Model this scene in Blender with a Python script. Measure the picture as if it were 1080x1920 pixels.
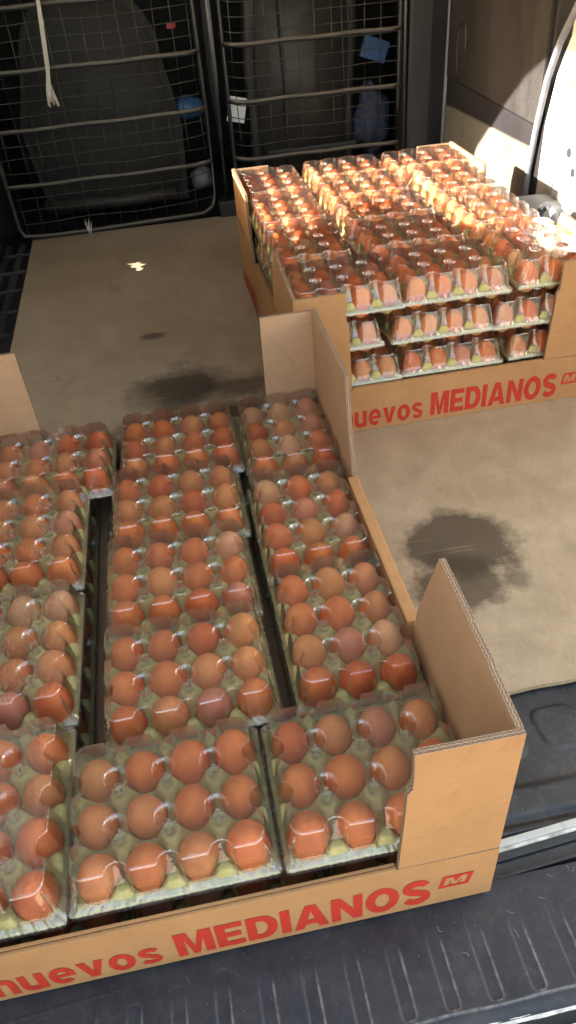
import bpy, bmesh, math, random
from mathutils import Vector, Matrix, noise
import numpy as np
random.seed(7)
D = bpy.data
for o in list(D.objects): D.objects.remove(o)
sc = bpy.context.scene
COL = sc.collection
R = math.radians

# ------------------------------------------------------------------ camera
cam = D.cameras.new('camera'); co = D.objects.new('camera', cam); COL.objects.link(co)
co.location = (-0.2211, -0.3208, 0.8371)
co.rotation_euler = (0.8771, 0.0681, -0.1807)
cam.sensor_fit = 'VERTICAL'; cam.sensor_height = 36.0
cam.lens = 36.0 * 1399.5 / 1920.0
cam.clip_start = 0.02; cam.clip_end = 500
sc.camera = co

# ------------------------------------------------------------------ light
SUN = Vector((1.0, 0.10, -0.45)).normalized()          # travel direction
elev = math.asin(-SUN.z); az = math.atan2(-SUN.x, -SUN.y)
w = D.worlds.new('World'); sc.world = w; w.use_nodes = True
nt = w.node_tree; nt.nodes.clear()
sky = nt.nodes.new('ShaderNodeTexSky'); sky.sky_type = 'NISHITA'; sky.sun_disc = False
sky.sun_elevation = elev; sky.sun_rotation = az; sky.dust_density = 3.0; sky.ozone_density = 1.5
bg = nt.nodes.new('ShaderNodeBackground'); bg.inputs[1].default_value = 0.15
wo = nt.nodes.new('ShaderNodeOutputWorld')
tint = nt.nodes.new('ShaderNodeMix'); tint.data_type = 'RGBA'; tint.blend_type = 'MULTIPLY'; tint.inputs[0].default_value = 1
tint.inputs[7].default_value = (1.14, 1.0, .80, 1)      # hazy, slightly warm sky
nt.links.new(sky.outputs[0], tint.inputs[6]); nt.links.new(tint.outputs[2], bg.inputs[0]); nt.links.new(bg.outputs[0], wo.inputs[0])
sl = D.lights.new('sun', 'SUN'); sl.energy = 4.4; sl.angle = R(0.5); sl.color = (1, 0.93, 0.82)
so = D.objects.new('sun', sl); COL.objects.link(so)
so.rotation_euler = SUN.to_track_quat('-Z', 'Y').to_euler()
sc.view_settings.view_transform = 'Standard'; sc.view_settings.look = 'None'
sc.view_settings.gamma = 1.0; sc.view_settings.use_curve_mapping = False
sc.view_settings.exposure = 2.85
sc.render.engine = 'CYCLES'
cy = sc.cycles
cy.max_bounces = 10; cy.diffuse_bounces = 4; cy.glossy_bounces = 4; cy.transmission_bounces = 4
cy.transparent_max_bounces = 40; cy.use_denoising = True; cy.caustics_reflective = False; cy.caustics_refractive = False
cy.sample_clamp_indirect = 6.0

# ------------------------------------------------------------------ materials
def newmat(name):
    m = D.materials.new(name); m.use_nodes = True; t = m.node_tree
    return m, t, t.nodes['Principled BSDF']
def N(t, typ, **kw):
    n = t.nodes.new(typ)
    for k, v in kw.items():
        if k in n.inputs.keys() if isinstance(k, str) else False: n.inputs[k].default_value = v
        else: setattr(n, k, v)
    return n
def noise_n(t, scale, detail=4, rough=.55, vec=None, dist=0.0):
    n = t.nodes.new('ShaderNodeTexNoise'); n.inputs['Scale'].default_value = scale
    n.inputs['Detail'].default_value = detail; n.inputs['Roughness'].default_value = rough
    n.inputs['Distortion'].default_value = dist
    if vec is not None: t.links.new(vec, n.inputs['Vector'])
    return n
def ramp(t, fac, stops):
    r = t.nodes.new('ShaderNodeValToRGB'); e = r.color_ramp.elements
    while len(e) > 1: e.remove(e[-1])
    e[0].position = stops[0][0]; e[0].color = (*stops[0][1], 1)
    for p, c in stops[1:]:
        x = e.new(p); x.color = (*c, 1)
    t.links.new(fac, r.inputs[0]); return r
def bump(t, b, h, strength=.3, dist=.001):
    n = t.nodes.new('ShaderNodeBump'); n.inputs['Strength'].default_value = strength
    n.inputs['Distance'].default_value = dist
    t.links.new(h, n.inputs['Height']); t.links.new(n.outputs[0], b.inputs['Normal']); return n
def obj_co(t, scale=(1, 1, 1), src='Object'):
    c = t.nodes.new('ShaderNodeTexCoord'); m = t.nodes.new('ShaderNodeMapping')
    m.inputs['Scale'].default_value = scale
    t.links.new(c.outputs[src], m.inputs[0]); return m.outputs[0]
def mix(t, fac, a, b, mode='MIX'):
    n = t.nodes.new('ShaderNodeMix'); n.data_type = 'RGBA'; n.blend_type = mode
    for sock, v in ((n.inputs[0], fac), (n.inputs[6], a), (n.inputs[7], b)):
        if hasattr(v, 'links') or hasattr(v, 'node'): t.links.new(v, sock)
        elif isinstance(v, (int, float)): sock.default_value = v
        else: sock.default_value = (*v, 1)
    return n.outputs[2]
def mathn(t, op, a, b=None, c=None, clamp=False):
    n = t.nodes.new('ShaderNodeMath'); n.operation = op; n.use_clamp = clamp
    for i, v in enumerate((a, b, c)):
        if v is None: continue
        if isinstance(v, (int, float)): n.inputs[i].default_value = v
        else: t.links.new(v, n.inputs[i])
    return n.outputs[0]
def simple(name, col, rough=.6, metal=0, var=.25, scale=30, bstr=.15, bdist=.0006, bscale=200, col2=None, src='Object', stretch=(1,1,1), spec=.5):
    m, t, b = newmat(name); v = obj_co(t, stretch, src)
    n = noise_n(t, scale, 6, .6, v)
    c2 = col2 or tuple(x * (1 - var) for x in col)
    r = ramp(t, n.outputs[0], [(.3, c2), (.7, col)])
    t.links.new(r.outputs[0], b.inputs['Base Color'])
    b.inputs['Roughness'].default_value = rough; b.inputs['Metallic'].default_value = metal
    b.inputs['Specular IOR Level'].default_value = spec
    if bstr:
        n2 = noise_n(t, bscale, 4, .6, v); bump(t, b, n2.outputs[0], bstr, bdist)
    return m

def cardboard(name, col, flute_axis):
    m, t, b = newmat(name); v = obj_co(t)
    n = noise_n(t, 9, 5, .6, v)
    fib = noise_n(t, 60, 4, .7, obj_co(t, (1, 1, 14)))
    base = ramp(t, n.outputs[0], [(.25, tuple(x*.86 for x in col)), (.75, tuple(min(1, x*1.06) for x in col))])
    f2 = ramp(t, fib.outputs[0], [(.35, (.9, .9, .9)), (.65, (1.04, 1.03, 1.02))])
    sp = noise_n(t, 900, 2, .5, v); f3 = ramp(t, sp.outputs[0], [(.28, (.72, .7, .68)), (.38, (1, 1, 1))])
    c = mix(t, 1.0, base.outputs[0], f2.outputs[0], 'MULTIPLY'); c = mix(t, .6, c, f3.outputs[0], 'MULTIPLY')
    sc_ = noise_n(t, 5, 7, .72, v, 1.2); f4 = ramp(t, sc_.outputs[0], [(.30, (.80, .78, .76)), (.42, (1, 1, 1)), (.66, (1, 1, 1)), (.74, (1.10, 1.09, 1.08))])
    c = mix(t, .8, c, f4.outputs[0], 'MULTIPLY')
    cr = noise_n(t, 22, 4, .6, obj_co(t, (.25, .25, 3.5)), .4); f5 = ramp(t, cr.outputs[0], [(.655, (1, 1, 1)), (.67, (.82, .80, .78)), (.685, (1, 1, 1))])
    c = mix(t, .7, c, f5.outputs[0], 'MULTIPLY')
    t.links.new(c, b.inputs['Base Color']); b.inputs['Roughness'].default_value = .82
    b.inputs['Specular IOR Level'].default_value = .25
    wv = t.nodes.new('ShaderNodeTexWave'); wv.bands_direction = flute_axis; wv.inputs['Scale'].default_value = 1/(0.0065)/ (2*math.pi) * 2
    wv.inputs['Distortion'].default_value = .6; wv.inputs['Detail'].default_value = 1
    t.links.new(v, wv.inputs['Vector'])
    s = mathn(t, 'MULTIPLY_ADD', n.outputs[0], 1.6, mathn(t, 'MULTIPLY', wv.outputs[0], .10))
    bump(t, b, s, .35, .0006)
    return m
M = {}
M['kraft'] = cardboard('kraft_cardboard', (.47, .245, .105), 'X')
M['kraft_in'] = cardboard('kraft_cardboard_inner', (.52, .315, .18), 'X')
def flute_mat():
    m, t, b = newmat('corrugated_edge')
    uv = t.nodes.new('ShaderNodeUVMap'); sx = t.nodes.new('ShaderNodeSeparateXYZ'); t.links.new(uv.outputs[0], sx.inputs[0])
    nz = noise_n(t, 30, 4, .6, uv.outputs[0])
    u = mathn(t, 'MULTIPLY_ADD', nz.outputs[0], .018, sx.outputs[0])
    s = mathn(t, 'SINE', mathn(t, 'MULTIPLY', u, 2*math.pi/.0062))
    # double wall: v 0..1, two fluted layers
    v2 = mathn(t, 'FRACT', mathn(t, 'MULTIPLY', sx.outputs[1], 2))
    line = mathn(t, 'MULTIPLY_ADD', s, .33, .5)
    d = mathn(t, 'ABSOLUTE', mathn(t, 'SUBTRACT', v2, line))
    paper = mathn(t, 'LESS_THAN', d, .17)
    lin = mathn(t, 'GREATER_THAN', mathn(t, 'ABSOLUTE', mathn(t, 'SUBTRACT', v2, .5)), .37)
    f = mathn(t, 'MAXIMUM', paper, lin)
    c = mix(t, f, (.10, .055, .03), (.46, .31, .20))
    t.links.new(c, b.inputs['Base Color']); b.inputs['Roughness'].default_value = .9
    bump(t, b, f, .6, .002)
    return m
M['flute'] = flute_mat()
def ink():
    m, t, b = newmat('red_print'); v = obj_co(t)
    n = noise_n(t, 350, 3, .7, v); r = ramp(t, n.outputs[0], [(.3, (.40, .024, .012)), (.5, (.50, .028, .014)), (.8, (.54, .045, .02))])
    t.links.new(r.outputs[0], b.inputs['Base Color']); b.inputs['Roughness'].default_value = .65; return m
M['ink'] = ink()
def pulp():
    m, t, b = newmat('moulded_pulp'); v = obj_co(t)
    n = noise_n(t, 40, 5, .6, v); r = ramp(t, n.outputs[0], [(.3, (.47, .385, .145)), (.7, (.62, .52, .22))])
    sp = noise_n(t, 700, 3, .6, v); r2 = ramp(t, sp.outputs[0], [(.3, (.8, .8, .78)), (.5, (1, 1, 1))])
    t.links.new(mix(t, .7, r.outputs[0], r2.outputs[0], 'MULTIPLY'), b.inputs['Base Color'])
    b.inputs['Roughness'].default_value = .9; b.inputs['Specular IOR Level'].default_value = .2
    bump(t, b, mathn(t, 'ADD', sp.outputs[0], n.outputs[0]), .5, .0009); return m
M['pulp'] = pulp()
def eggmat(name, col=None):
    m, t, b = newmat(name); v = obj_co(t)
    oi = t.nodes.new('ShaderNodeObjectInfo')
    va = t.nodes.new('ShaderNodeVectorMath'); va.operation = 'ADD'; t.links.new(v, va.inputs[0]); t.links.new(oi.outputs['Random'], va.inputs[1]); v = va.outputs[0]
    n = noise_n(t, 45, 4, .6, v)
    if col is None: src = oi.outputs['Color']
    else:
        rgb = t.nodes.new('ShaderNodeRGB'); rgb.outputs[0].default_value = (*col, 1); src = rgb.outputs[0]
    r = ramp(t, n.outputs[0], [(.3, (.88, .84, .8)), (.7, (1.07, 1.08, 1.1))])
    c = mix(t, 1.0, src, r.outputs[0], 'MULTIPLY')
    vs = t.nodes.new('ShaderNodeTexVoronoi'); vs.inputs['Scale'].default_value = 260
    t.links.new(v, vs.inputs['Vector'])
    spk = mathn(t, 'LESS_THAN', vs.outputs['Distance'], .13)
    n3 = noise_n(t, 30, 2, .5, v); msk = mathn(t, 'GREATER_THAN', n3.outputs[0], .50)
    c = mix(t, mathn(t, 'MULTIPLY', mathn(t, 'MULTIPLY', spk, msk), .35), c, (.22, .07, .03))
    t.links.new(c, b.inputs['Base Color'])
    b.inputs['Roughness'].default_value = .62; b.inputs['Specular IOR Level'].default_value = .28
    b.inputs['Subsurface Weight'].default_value = .0
    fine = noise_n(t, 1200, 2, .5, v); bump(t, b, fine.outputs[0], .12, .0003)
    return m
M['egg'] = eggmat('eggshell')
SH = {'p': ('pale tan', (.88, .41, .19)), 'l': ('light brown', (.88, .305, .098)), 'o': ('orange-brown', (.88, .228, .058)),
      'r': ('reddish-brown', (.85, .180, .044)), 'k': ('pinkish-brown', (.80, .27, .145))}
for k, (nm, c) in SH.items(): M['egg_' + k] = eggmat('eggshell_' + nm.replace(' ', '_'), c)
def lidmat(name='clear_pet_plastic', haze=.024, mul=2.1, cap=.6):
    m, t, b = newmat(name); t.nodes.remove(b)
    out = [n for n in t.nodes if n.type == 'OUTPUT_MATERIAL'][0]
    v = obj_co(t)
    oi = t.nodes.new('ShaderNodeObjectInfo'); va = t.nodes.new('ShaderNodeVectorMath'); va.operation = 'MULTIPLY_ADD'
    t.links.new(oi.outputs['Random'], va.inputs[0]); va.inputs[1].default_value = (7, 5, 3); t.links.new(v, va.inputs[2]); v = va.outputs[0]
    tr = t.nodes.new('ShaderNodeBsdfTransparent'); tr.inputs[0].default_value = (.965, .97, .955, 1)
    gl = t.nodes.new('ShaderNodeBsdfGlossy'); gl.inputs['Roughness'].default_value = .022; gl.inputs[0].default_value = (1, 1, 1, 1)
    df = t.nodes.new('ShaderNodeBsdfDiffuse'); df.inputs[0].default_value = (.85, .87, .85, 1)
    fr = t.nodes.new('ShaderNodeFresnel'); fr.inputs[0].default_value = 1.58
    n = noise_n(t, 55, 3, .55, v, .6); n2 = noise_n(t, 260, 2, .5, v)
    h = mathn(t, 'MULTIPLY_ADD', n2.outputs[0], .12, n.outputs[0])
    bp = t.nodes.new('ShaderNodeBump'); bp.inputs['Strength'].default_value = .3; bp.inputs['Distance'].default_value = .0012
    t.links.new(h, bp.inputs['Height']); t.links.new(bp.outputs[0], gl.inputs['Normal'])
    f2 = mathn(t, 'MINIMUM', mathn(t, 'MULTIPLY', fr.outputs[0], mul), cap)
    m1 = t.nodes.new('ShaderNodeMixShader'); m1.inputs[0].default_value = haze
    t.links.new(tr.outputs[0], m1.inputs[1]); t.links.new(df.outputs[0], m1.inputs[2])
    m2 = t.nodes.new('ShaderNodeMixShader'); t.links.new(f2, m2.inputs[0])
    t.links.new(m1.outputs[0], m2.inputs[1]); t.links.new(gl.outputs[0], m2.inputs[2])
    t.links.new(m2.outputs[0], out.inputs[0]); return m
M['lid'] = lidmat()
M['lid_bend'] = lidmat('highlight_pet_bend', .10, 2.6, .65)  # paler bends: highlight lines on edges and rings put into the colour
M['lid_flange'] = lidmat('pale_pet_flange', .05, 2.3, .6)  # slightly paler flange: the lip's bright reflection put into the colour

# board with stains at given places (stains are wear with shapes of their own)
def va_shift(t, v):
    a = t.nodes.new('ShaderNodeVectorMath'); a.operation = 'ADD'; t.links.new(v, a.inputs[0]); a.inputs[1].default_value = (3.3, 1.7, .4); return a.outputs[0]
def boardmat():
    m, t, b = newmat('worn_hardboard'); v = obj_co(t)
    n1 = noise_n(t, 2.2, 6, .6, v); n2 = noise_n(t, 18, 6, .65, v); n3 = noise_n(t, 260, 3, .6, v)
    base = ramp(t, n1.outputs[0], [(.3, (.36, .275, .175)), (.5, (.44, .34, .23)), (.72, (.52, .42, .30))])
    g = ramp(t, n2.outputs[0], [(.3, (.84, .84, .84)), (.7, (1.08, 1.08, 1.08))])
    c = mix(t, 1, base.outputs[0], g.outputs[0], 'MULTIPLY')
    fib = noise_n(t, 500, 2, .6, obj_co(t, (1, .12, 1)))
    g3 = ramp(t, fib.outputs[0], [(.3, (.86, .85, .84)), (.7, (1.07, 1.07, 1.07))])
    c = mix(t, .7, c, g3.outputs[0], 'MULTIPLY')
    sx = t.nodes.new('ShaderNodeSeparateXYZ'); t.links.new(v, sx.inputs[0])
    nd = noise_n(t, 9, 5, .6, v); nd2 = noise_n(t, 60, 4, .7, v)
    wob = mathn(t, 'MULTIPLY_ADD', nd2.outputs[0], .35, mathn(t, 'MULTIPLY', nd.outputs[0], 1.3))
    def blob(x, y, rx, ry, soft, amt, ang=0.0):
        dx = mathn(t, 'SUBTRACT', sx.outputs[0], x); dy = mathn(t, 'SUBTRACT', sx.outputs[1], y)
        ca, sa = math.cos(ang), math.sin(ang)
        ax_ = mathn(t, 'ADD', mathn(t, 'MULTIPLY', dx, ca/rx), mathn(t, 'MULTIPLY', dy, sa/rx))
        ay_ = mathn(t, 'ADD', mathn(t, 'MULTIPLY', dx, -sa/ry), mathn(t, 'MULTIPLY', dy, ca/ry))
        r = mathn(t, 'SQRT', mathn(t, 'ADD', mathn(t, 'MULTIPLY', ax_, ax_), mathn(t, 'MULTIPLY', ay_, ay_)))
        r = mathn(t, 'ADD', r, mathn(t, 'SUBTRACT', wob, .82))
        f = mathn(t, 'DIVIDE', mathn(t, 'SUBTRACT', 1.0, r), soft, clamp=True)
        return mathn(t, 'MULTIPLY', f, amt)
    for args in STAINS:
        amt = blob(*args)
        c = mix(t, amt, c, (.060, .045, .030))
    # thin cracks
    vo = t.nodes.new('ShaderNodeTexVoronoi'); vo.feature = 'DISTANCE_TO_EDGE'; vo.inputs['Scale'].default_value = 2.6
    nw = noise_n(t, 11, 5, .7, v)
    vm = t.nodes.new('ShaderNodeVectorMath'); vm.operation = 'MULTIPLY_ADD'
    t.links.new(nw.outputs['Color'], vm.inputs[0]); vm.inputs[1].default_value = (.22, .22, .22); t.links.new(v, vm.inputs[2])
    t.links.new(vm.outputs[0], vo.inputs['Vector'])
    ck = mathn(t, 'LESS_THAN', vo.outputs['Distance'], .0045)
    nm = noise_n(t, 3.1, 3, .6, v); msk = mathn(t, 'GREATER_THAN', nm.outputs[0], .55)
    ckm = mathn(t, 'MULTIPLY', mathn(t, 'MULTIPLY', ck, msk), .5)
    c = mix(t, ckm, c, (.09, .065, .045))
    # pale scratches
    for ang, scl in ((.5, (5, 60, 1)), (-.9, (60, 6, 1)), (.1, (3, 90, 1))):
        mp = t.nodes.new('ShaderNodeMapping'); mp.inputs['Rotation'].default_value = (0, 0, ang); mp.inputs['Scale'].default_value = scl
        t.links.new(v, mp.inputs[0]); ms = noise_n(t, 1, 3, .55, mp.outputs[0], .5)
        sm = ramp(t, ms.outputs[0], [(.68, (0,)*3), (.71, (.22,)*3), (.74, (0,)*3)])
        c = mix(t, sm.outputs[0], c, (.55, .46, .35))
    vo2 = t.nodes.new('ShaderNodeTexVoronoi'); vo2.inputs['Scale'].default_value = 55; t.links.new(v, vo2.inputs['Vector'])
    g1 = mathn(t, 'LESS_THAN', vo2.outputs['Distance'], .055); c = mix(t, mathn(t, 'MULTIPLY', g1, .6), c, (.09, .065, .04))
    vo3 = t.nodes.new('ShaderNodeTexVoronoi'); vo3.inputs['Scale'].default_value = 38; t.links.new(va_shift(t, v), vo3.inputs['Vector'])
    g2 = mathn(t, 'LESS_THAN', vo3.outputs['Distance'], .035); c = mix(t, mathn(t, 'MULTIPLY', g2, .7), c, (.7, .65, .55))
    t.links.new(c, b.inputs['Base Color'])
    rr = ramp(t, n2.outputs[0], [(.3, (.34,)*3), (.7, (.62,)*3)]); t.links.new(rr.outputs[0], b.inputs['Roughness'])
    b.inputs['Specular IOR Level'].default_value = .4
    bump(t, b, mathn(t, 'ADD', mathn(t, 'MULTIPLY', n3.outputs[0], .4), mathn(t, 'MULTIPLY', ckm, -2)), .25, .0008)
    return m
STAINS = [(.165, .530, .108, .098, .28, .84), (.135, .445, .085, .075, .3, .8), (.218, .432, .026, .030, .5, .6),
          (-.25, 1.17, .135, .125, .55, .85), (-.14, 1.00, .26, .105, .45, .92), (-.13, 1.14, .13, .07, .6, .7), (-.304, 1.454, .040, .022, .6, .75), (-.30, 1.04, .09, .05, .9, .5), (.33, .47, .02, .06, 1.0, .25), (.04, 1.35, .015, .03, .8, .5)]
M['board'] = boardmat()
M['board_edge'] = simple('board_edge', (.42, .30, .17), .85, var=.3, scale=120)
M['liner'] = simple('bed_liner_plastic', (.055, .06, .07), .42, var=.0, scale=7, bstr=.3, bdist=.0008, bscale=260, col2=(.022, .024, .03), src='Object')
def dusty(name, dark, dust, rough, amount=.5, sc1=6.0, stretch=(1, 1, 1), spec=.5):
    m, t, b = newmat(name); v = obj_co(t)
    n = noise_n(t, sc1, 8, .68, obj_co(t, stretch)); n2 = noise_n(t, 300, 3, .6, v); n4 = noise_n(t, 40, 5, .7, v, 1.5)
    f = ramp(t, n.outputs[0], [(.5-.18, (0,)*3), (.5+.22, (amount,)*3)])
    f2 = ramp(t, n4.outputs[0], [(.5, (0,)*3), (.72, (amount,)*3)])
    c = mix(t, mathn(t, 'ADD', f.outputs[0], mathn(t, 'MULTIPLY', f2.outputs[0], .5), clamp=True), dark, dust)
    # fine scratches
    wv = noise_n(t, 30, 3, .6, obj_co(t, (14, 1.2, 4)), .3); s1 = ramp(t, wv.outputs[0], [(.63, (0,)*3), (.68, (.35,)*3)])
    c = mix(t, mathn(t, 'MULTIPLY', s1.outputs[0], amount), c, dust)
    # lint specks
    vo = t.nodes.new('ShaderNodeTexVoronoi'); vo.inputs['Scale'].default_value = 90; t.links.new(v, vo.inputs['Vector'])
    sp = mathn(t, 'LESS_THAN', vo.outputs['Distance'], .07)
    c = mix(t, mathn(t, 'MULTIPLY', sp, .6), c, tuple(min(1, x*2.2) for x in dust))
    t.links.new(c, b.inputs['Base Color'])
    rr = ramp(t, n.outputs[0], [(.3, (rough,)*3), (.7, (min(1, rough+.25),)*3)]); t.links.new(rr.outputs[0], b.inputs['Roughness'])
    b.inputs['Specular IOR Level'].default_value = spec
    bump(t, b, mathn(t, 'ADD', n2.outputs[0], mathn(t, 'MULTIPLY', n4.outputs[0], 1.2)), .25, .0008)
    return m
M['liner'] = dusty('dusty_bed_liner', (.014, .016, .022), (.115, .108, .10), .46, .6)
M['tailgate'] = dusty('dusty_tailgate_plastic', (.008, .009, .015), (.070, .066, .066), .46, .6, 13)
def add_wear(m, col):
    t = m.node_tree; b = t.nodes['Principled BSDF']; l = b.inputs['Base Color'].links[0]; src = l.from_socket
    at = t.nodes.new('ShaderNodeAttribute'); at.attribute_name = 'wear'
    n = noise_n(t, 130, 3, .6, obj_co(t)); f = mathn(t, 'MULTIPLY', at.outputs['Fac'], mathn(t, 'MULTIPLY_ADD', n.outputs[0], 2.4, -.55, clamp=True), clamp=True)
    t.links.new(mix(t, f, src, col), b.inputs['Base Color'])
add_wear(M['tailgate'], (.26, .24, .22))
M['white_paint'] = simple('white_body_paint', (.62, .63, .60), .35, var=.12, scale=9, bstr=.05, col2=(.48, .48, .43))
def grime(m):
    t = m.node_tree; b = t.nodes['Principled BSDF']; src = b.inputs['Base Color'].links[0].from_socket
    n = noise_n(t, 7, 7, .72, obj_co(t, (1, 1, .35)), .8); r = ramp(t, n.outputs[0], [(.50, (0,)*3), (.66, (.75,)*3)])
    t.links.new(mix(t, r.outputs[0], src, (.20, .17, .13)), b.inputs['Base Color'])
grime(M['white_paint'])
M['chip'] = simple('chipped_white_paint', (.78, .76, .70), .6, var=.5, scale=60, bstr=.4, col2=(.30, .27, .24))
M['rubber'] = simple('black_rubber', (.035, .036, .042), .55, scale=20, var=.4)
M['seal'] = simple('grey_door_seal', (.17, .18, .22), .6, scale=60, var=.4)
M['panel_low'] = dusty('sunlit_hardboard_panel', (.10, .092, .076), (.24, .23, .20), .7, .5, 4, (1, 1, .35), .25)  # same board as the upper panel; sunlight put into the paler colour
M['panel'] = dusty('shaded_hardboard_panel', (.014, .011, .012), (.105, .10, .092), .42, .42, 4, (1, 1, .35), .25)  # shade on the upper board put into the darker colour
M['dark_plastic'] = simple('dark_interior_plastic', (.026, .023, .025), .5, scale=12, var=.4, bstr=.2)
M['black_metal'] = simple('black_painted_metal', (.03, .03, .03), .35, scale=30, var=.4, bstr=.1)
def lit_top(name, dark, dust, rough, metal=0.0):
    m, t, b = newmat(name); g = t.nodes.new('ShaderNodeNewGeometry'); s = t.nodes.new('ShaderNodeSeparateXYZ')
    t.links.new(g.outputs['Normal'], s.inputs[0]); v = obj_co(t); n = noise_n(t, 25, 5, .7, v)
    f = mathn(t, 'MULTIPLY', mathn(t, 'MULTIPLY_ADD', s.outputs[2], 1.6, -.25, clamp=True), mathn(t, 'MULTIPLY_ADD', n.outputs[0], 1.6, 0.05, clamp=True), clamp=True)  # upward faces turn tan: light on the bar tops put into the colour
    t.links.new(mix(t, f, dark, dust), b.inputs['Base Color'])
    t.links.new(mathn(t, 'MULTIPLY_ADD', f, .5, rough, clamp=True), b.inputs['Roughness']); b.inputs['Metallic'].default_value = metal
    return m
M['bar'] = lit_top('lit_top_cage_bar', (.03, .028, .026), (.19, .155, .11), .3)
M['wire'] = simple('cage_wire', (.06, .055, .048), .4, .3, scale=60, var=.5, bstr=0)
M['fabric'] = simple('seat_fabric', (.040, .038, .034), .95, scale=150, var=.25, bstr=.6, bscale=900, bdist=.001)
M['vinyl'] = simple('seat_vinyl', (.045, .040, .034), .55, scale=12, var=.4, bstr=.3)
M['cab'] = simple('cab_dark', (.018, .018, .02), .8, scale=5)
M['side_lining'] = simple('side_lining', (.72, .70, .64), .8, scale=8, var=.15)
M['headliner'] = simple('headliner', (.36, .35, .32), .8, scale=8, var=.15)
M['blue'] = simple('blue_bit_colour', (.035, .10, .24), .45, scale=12, var=.3)
M['bluegrey'] = simple('blue_cloth', (.06, .07, .12), .9, scale=20, var=.5, bstr=.6, bscale=30, bdist=.01)
M['white'] = simple('white_bit_colour', (.75, .78, .82), .8, scale=20, var=.1)
M['red'] = simple('red_bit_colour', (.35, .02, .03), .5)
M['string'] = simple('frayed_string', (.62, .56, .46), .9, scale=80, var=.35, bstr=.3)
M['arch'] = simple('grey_wheel_arch', (.17, .175, .18), .6, scale=14, var=.45, bstr=.25)
M['ground'] = simple('dry_ground', (.30, .26, .20), .95, scale=3, var=.25, bstr=.4, bscale=60, bdist=.01)

# ------------------------------------------------------------------ helpers
def link(o, parent=None):
    COL.objects.link(o)
    if parent is not None: o.parent = parent
    return o
def obj(name, mesh, parent=None, mats=None, loc=None, rot=None, smooth=False):
    if isinstance(mesh, bmesh.types.BMesh):
        me = D.meshes.new(name); mesh.to_mesh(me); mesh.free(); mesh = me
    if mats:
        for m in (mats if isinstance(mats, (list, tuple)) else [mats]): mesh.materials.append(m)
    if smooth:
        mesh.polygons.foreach_set('use_smooth', [True]*len(mesh.polygons))
    o = D.objects.new(name, mesh)
    if loc is not None: o.location = loc
    if rot is not None: o.rotation_euler = rot
    return link(o, parent)
def empty(name, loc=(0, 0, 0), rz=0.0):
    o = D.objects.new(name, None); o.empty_display_size = .05; o.location = loc; o.rotation_euler = (0, 0, rz)
    return link(o)
def tag(o, label, cat, group=None):
    o['label'] = label; o['category'] = cat
    if group: o['group'] = group
    return o
def kind(o, k): o['kind'] = k; return o
def box(bm, x0, x1, y0, y1, z0, z1, bev=0.0, mi=0):
    vs = [bm.verts.new(p) for p in ((x0,y0,z0),(x1,y0,z0),(x1,y1,z0),(x0,y1,z0),(x0,y0,z1),(x1,y0,z1),(x1,y1,z1),(x0,y1,z1))]
    fs = [bm.faces.new([vs[i] for i in f]) for f in ((3,2,1,0),(4,5,6,7),(0,1,5,4),(1,2,6,5),(2,3,7,6),(3,0,4,7))]
    for f in fs: f.material_index = mi
    if bev:
        es = list({e for f in fs for e in f.edges})
        bmesh.ops.bevel(bm, geom=es, offset=bev, segments=2, affect='EDGES', profile=.7)
def tube(bm, pts, r, n=8, cap=True, mi=0):
    pts = [Vector(p) for p in pts]; rings = []
    up = Vector((0, 0, 1))
    for i, p in enumerate(pts):
        d = (pts[min(i+1, len(pts)-1)] - pts[max(i-1, 0)]).normalized()
        a = d.cross(up)
        if a.length < 1e-3: a = d.cross(Vector((1, 0, 0)))
        a.normalize(); b = d.cross(a).normalized()
        rr = r[i] if isinstance(r, (list, tuple)) else r
        rings.append([bm.verts.new(p + (a*math.cos(2*math.pi*k/n) + b*math.sin(2*math.pi*k/n))*rr) for k in range(n)])
    for i in range(len(rings)-1):
        for k in range(n):
            f = bm.faces.new((rings[i][k], rings[i][(k+1) % n], rings[i+1][(k+1) % n], rings[i+1][k])); f.smooth = True; f.material_index = mi
    if cap:
        for f in (bm.faces.new(rings[0][::-1]), bm.faces.new(rings[-1])): f.material_index = mi
def grid_mesh(name, xs, ys, zf, skirt=None):
    xs = np.asarray(xs); ys = np.asarray(ys); nx, ny = len(xs), len(ys)
    X, Y = np.meshgrid(xs, ys); Z = zf(X, Y)
    v = np.stack([X.ravel(), Y.ravel(), Z.ravel()], 1)
    idx = np.arange(nx*ny).reshape(ny, nx)
    f = np.stack([idx[:-1, :-1].ravel(), idx[:-1, 1:].ravel(), idx[1:, 1:].ravel(), idx[1:, :-1].ravel()], 1)
    v = v.tolist(); f = f.tolist()
    if skirt is not None:
        per = list(idx[0, :]) + list(idx[1:, -1]) + list(idx[-1, -2::-1]) + list(idx[-2:0:-1, 0])
        base = len(v)
        for p in per: v.append([v[p][0], v[p][1], skirt])
        k = len(per)
        for i in range(k): f.append([per[i], base+i, base+(i+1) % k, per[(i+1) % k]])
    me = D.meshes.new(name); me.from_pydata(v, [], f); me.update(); return me

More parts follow.
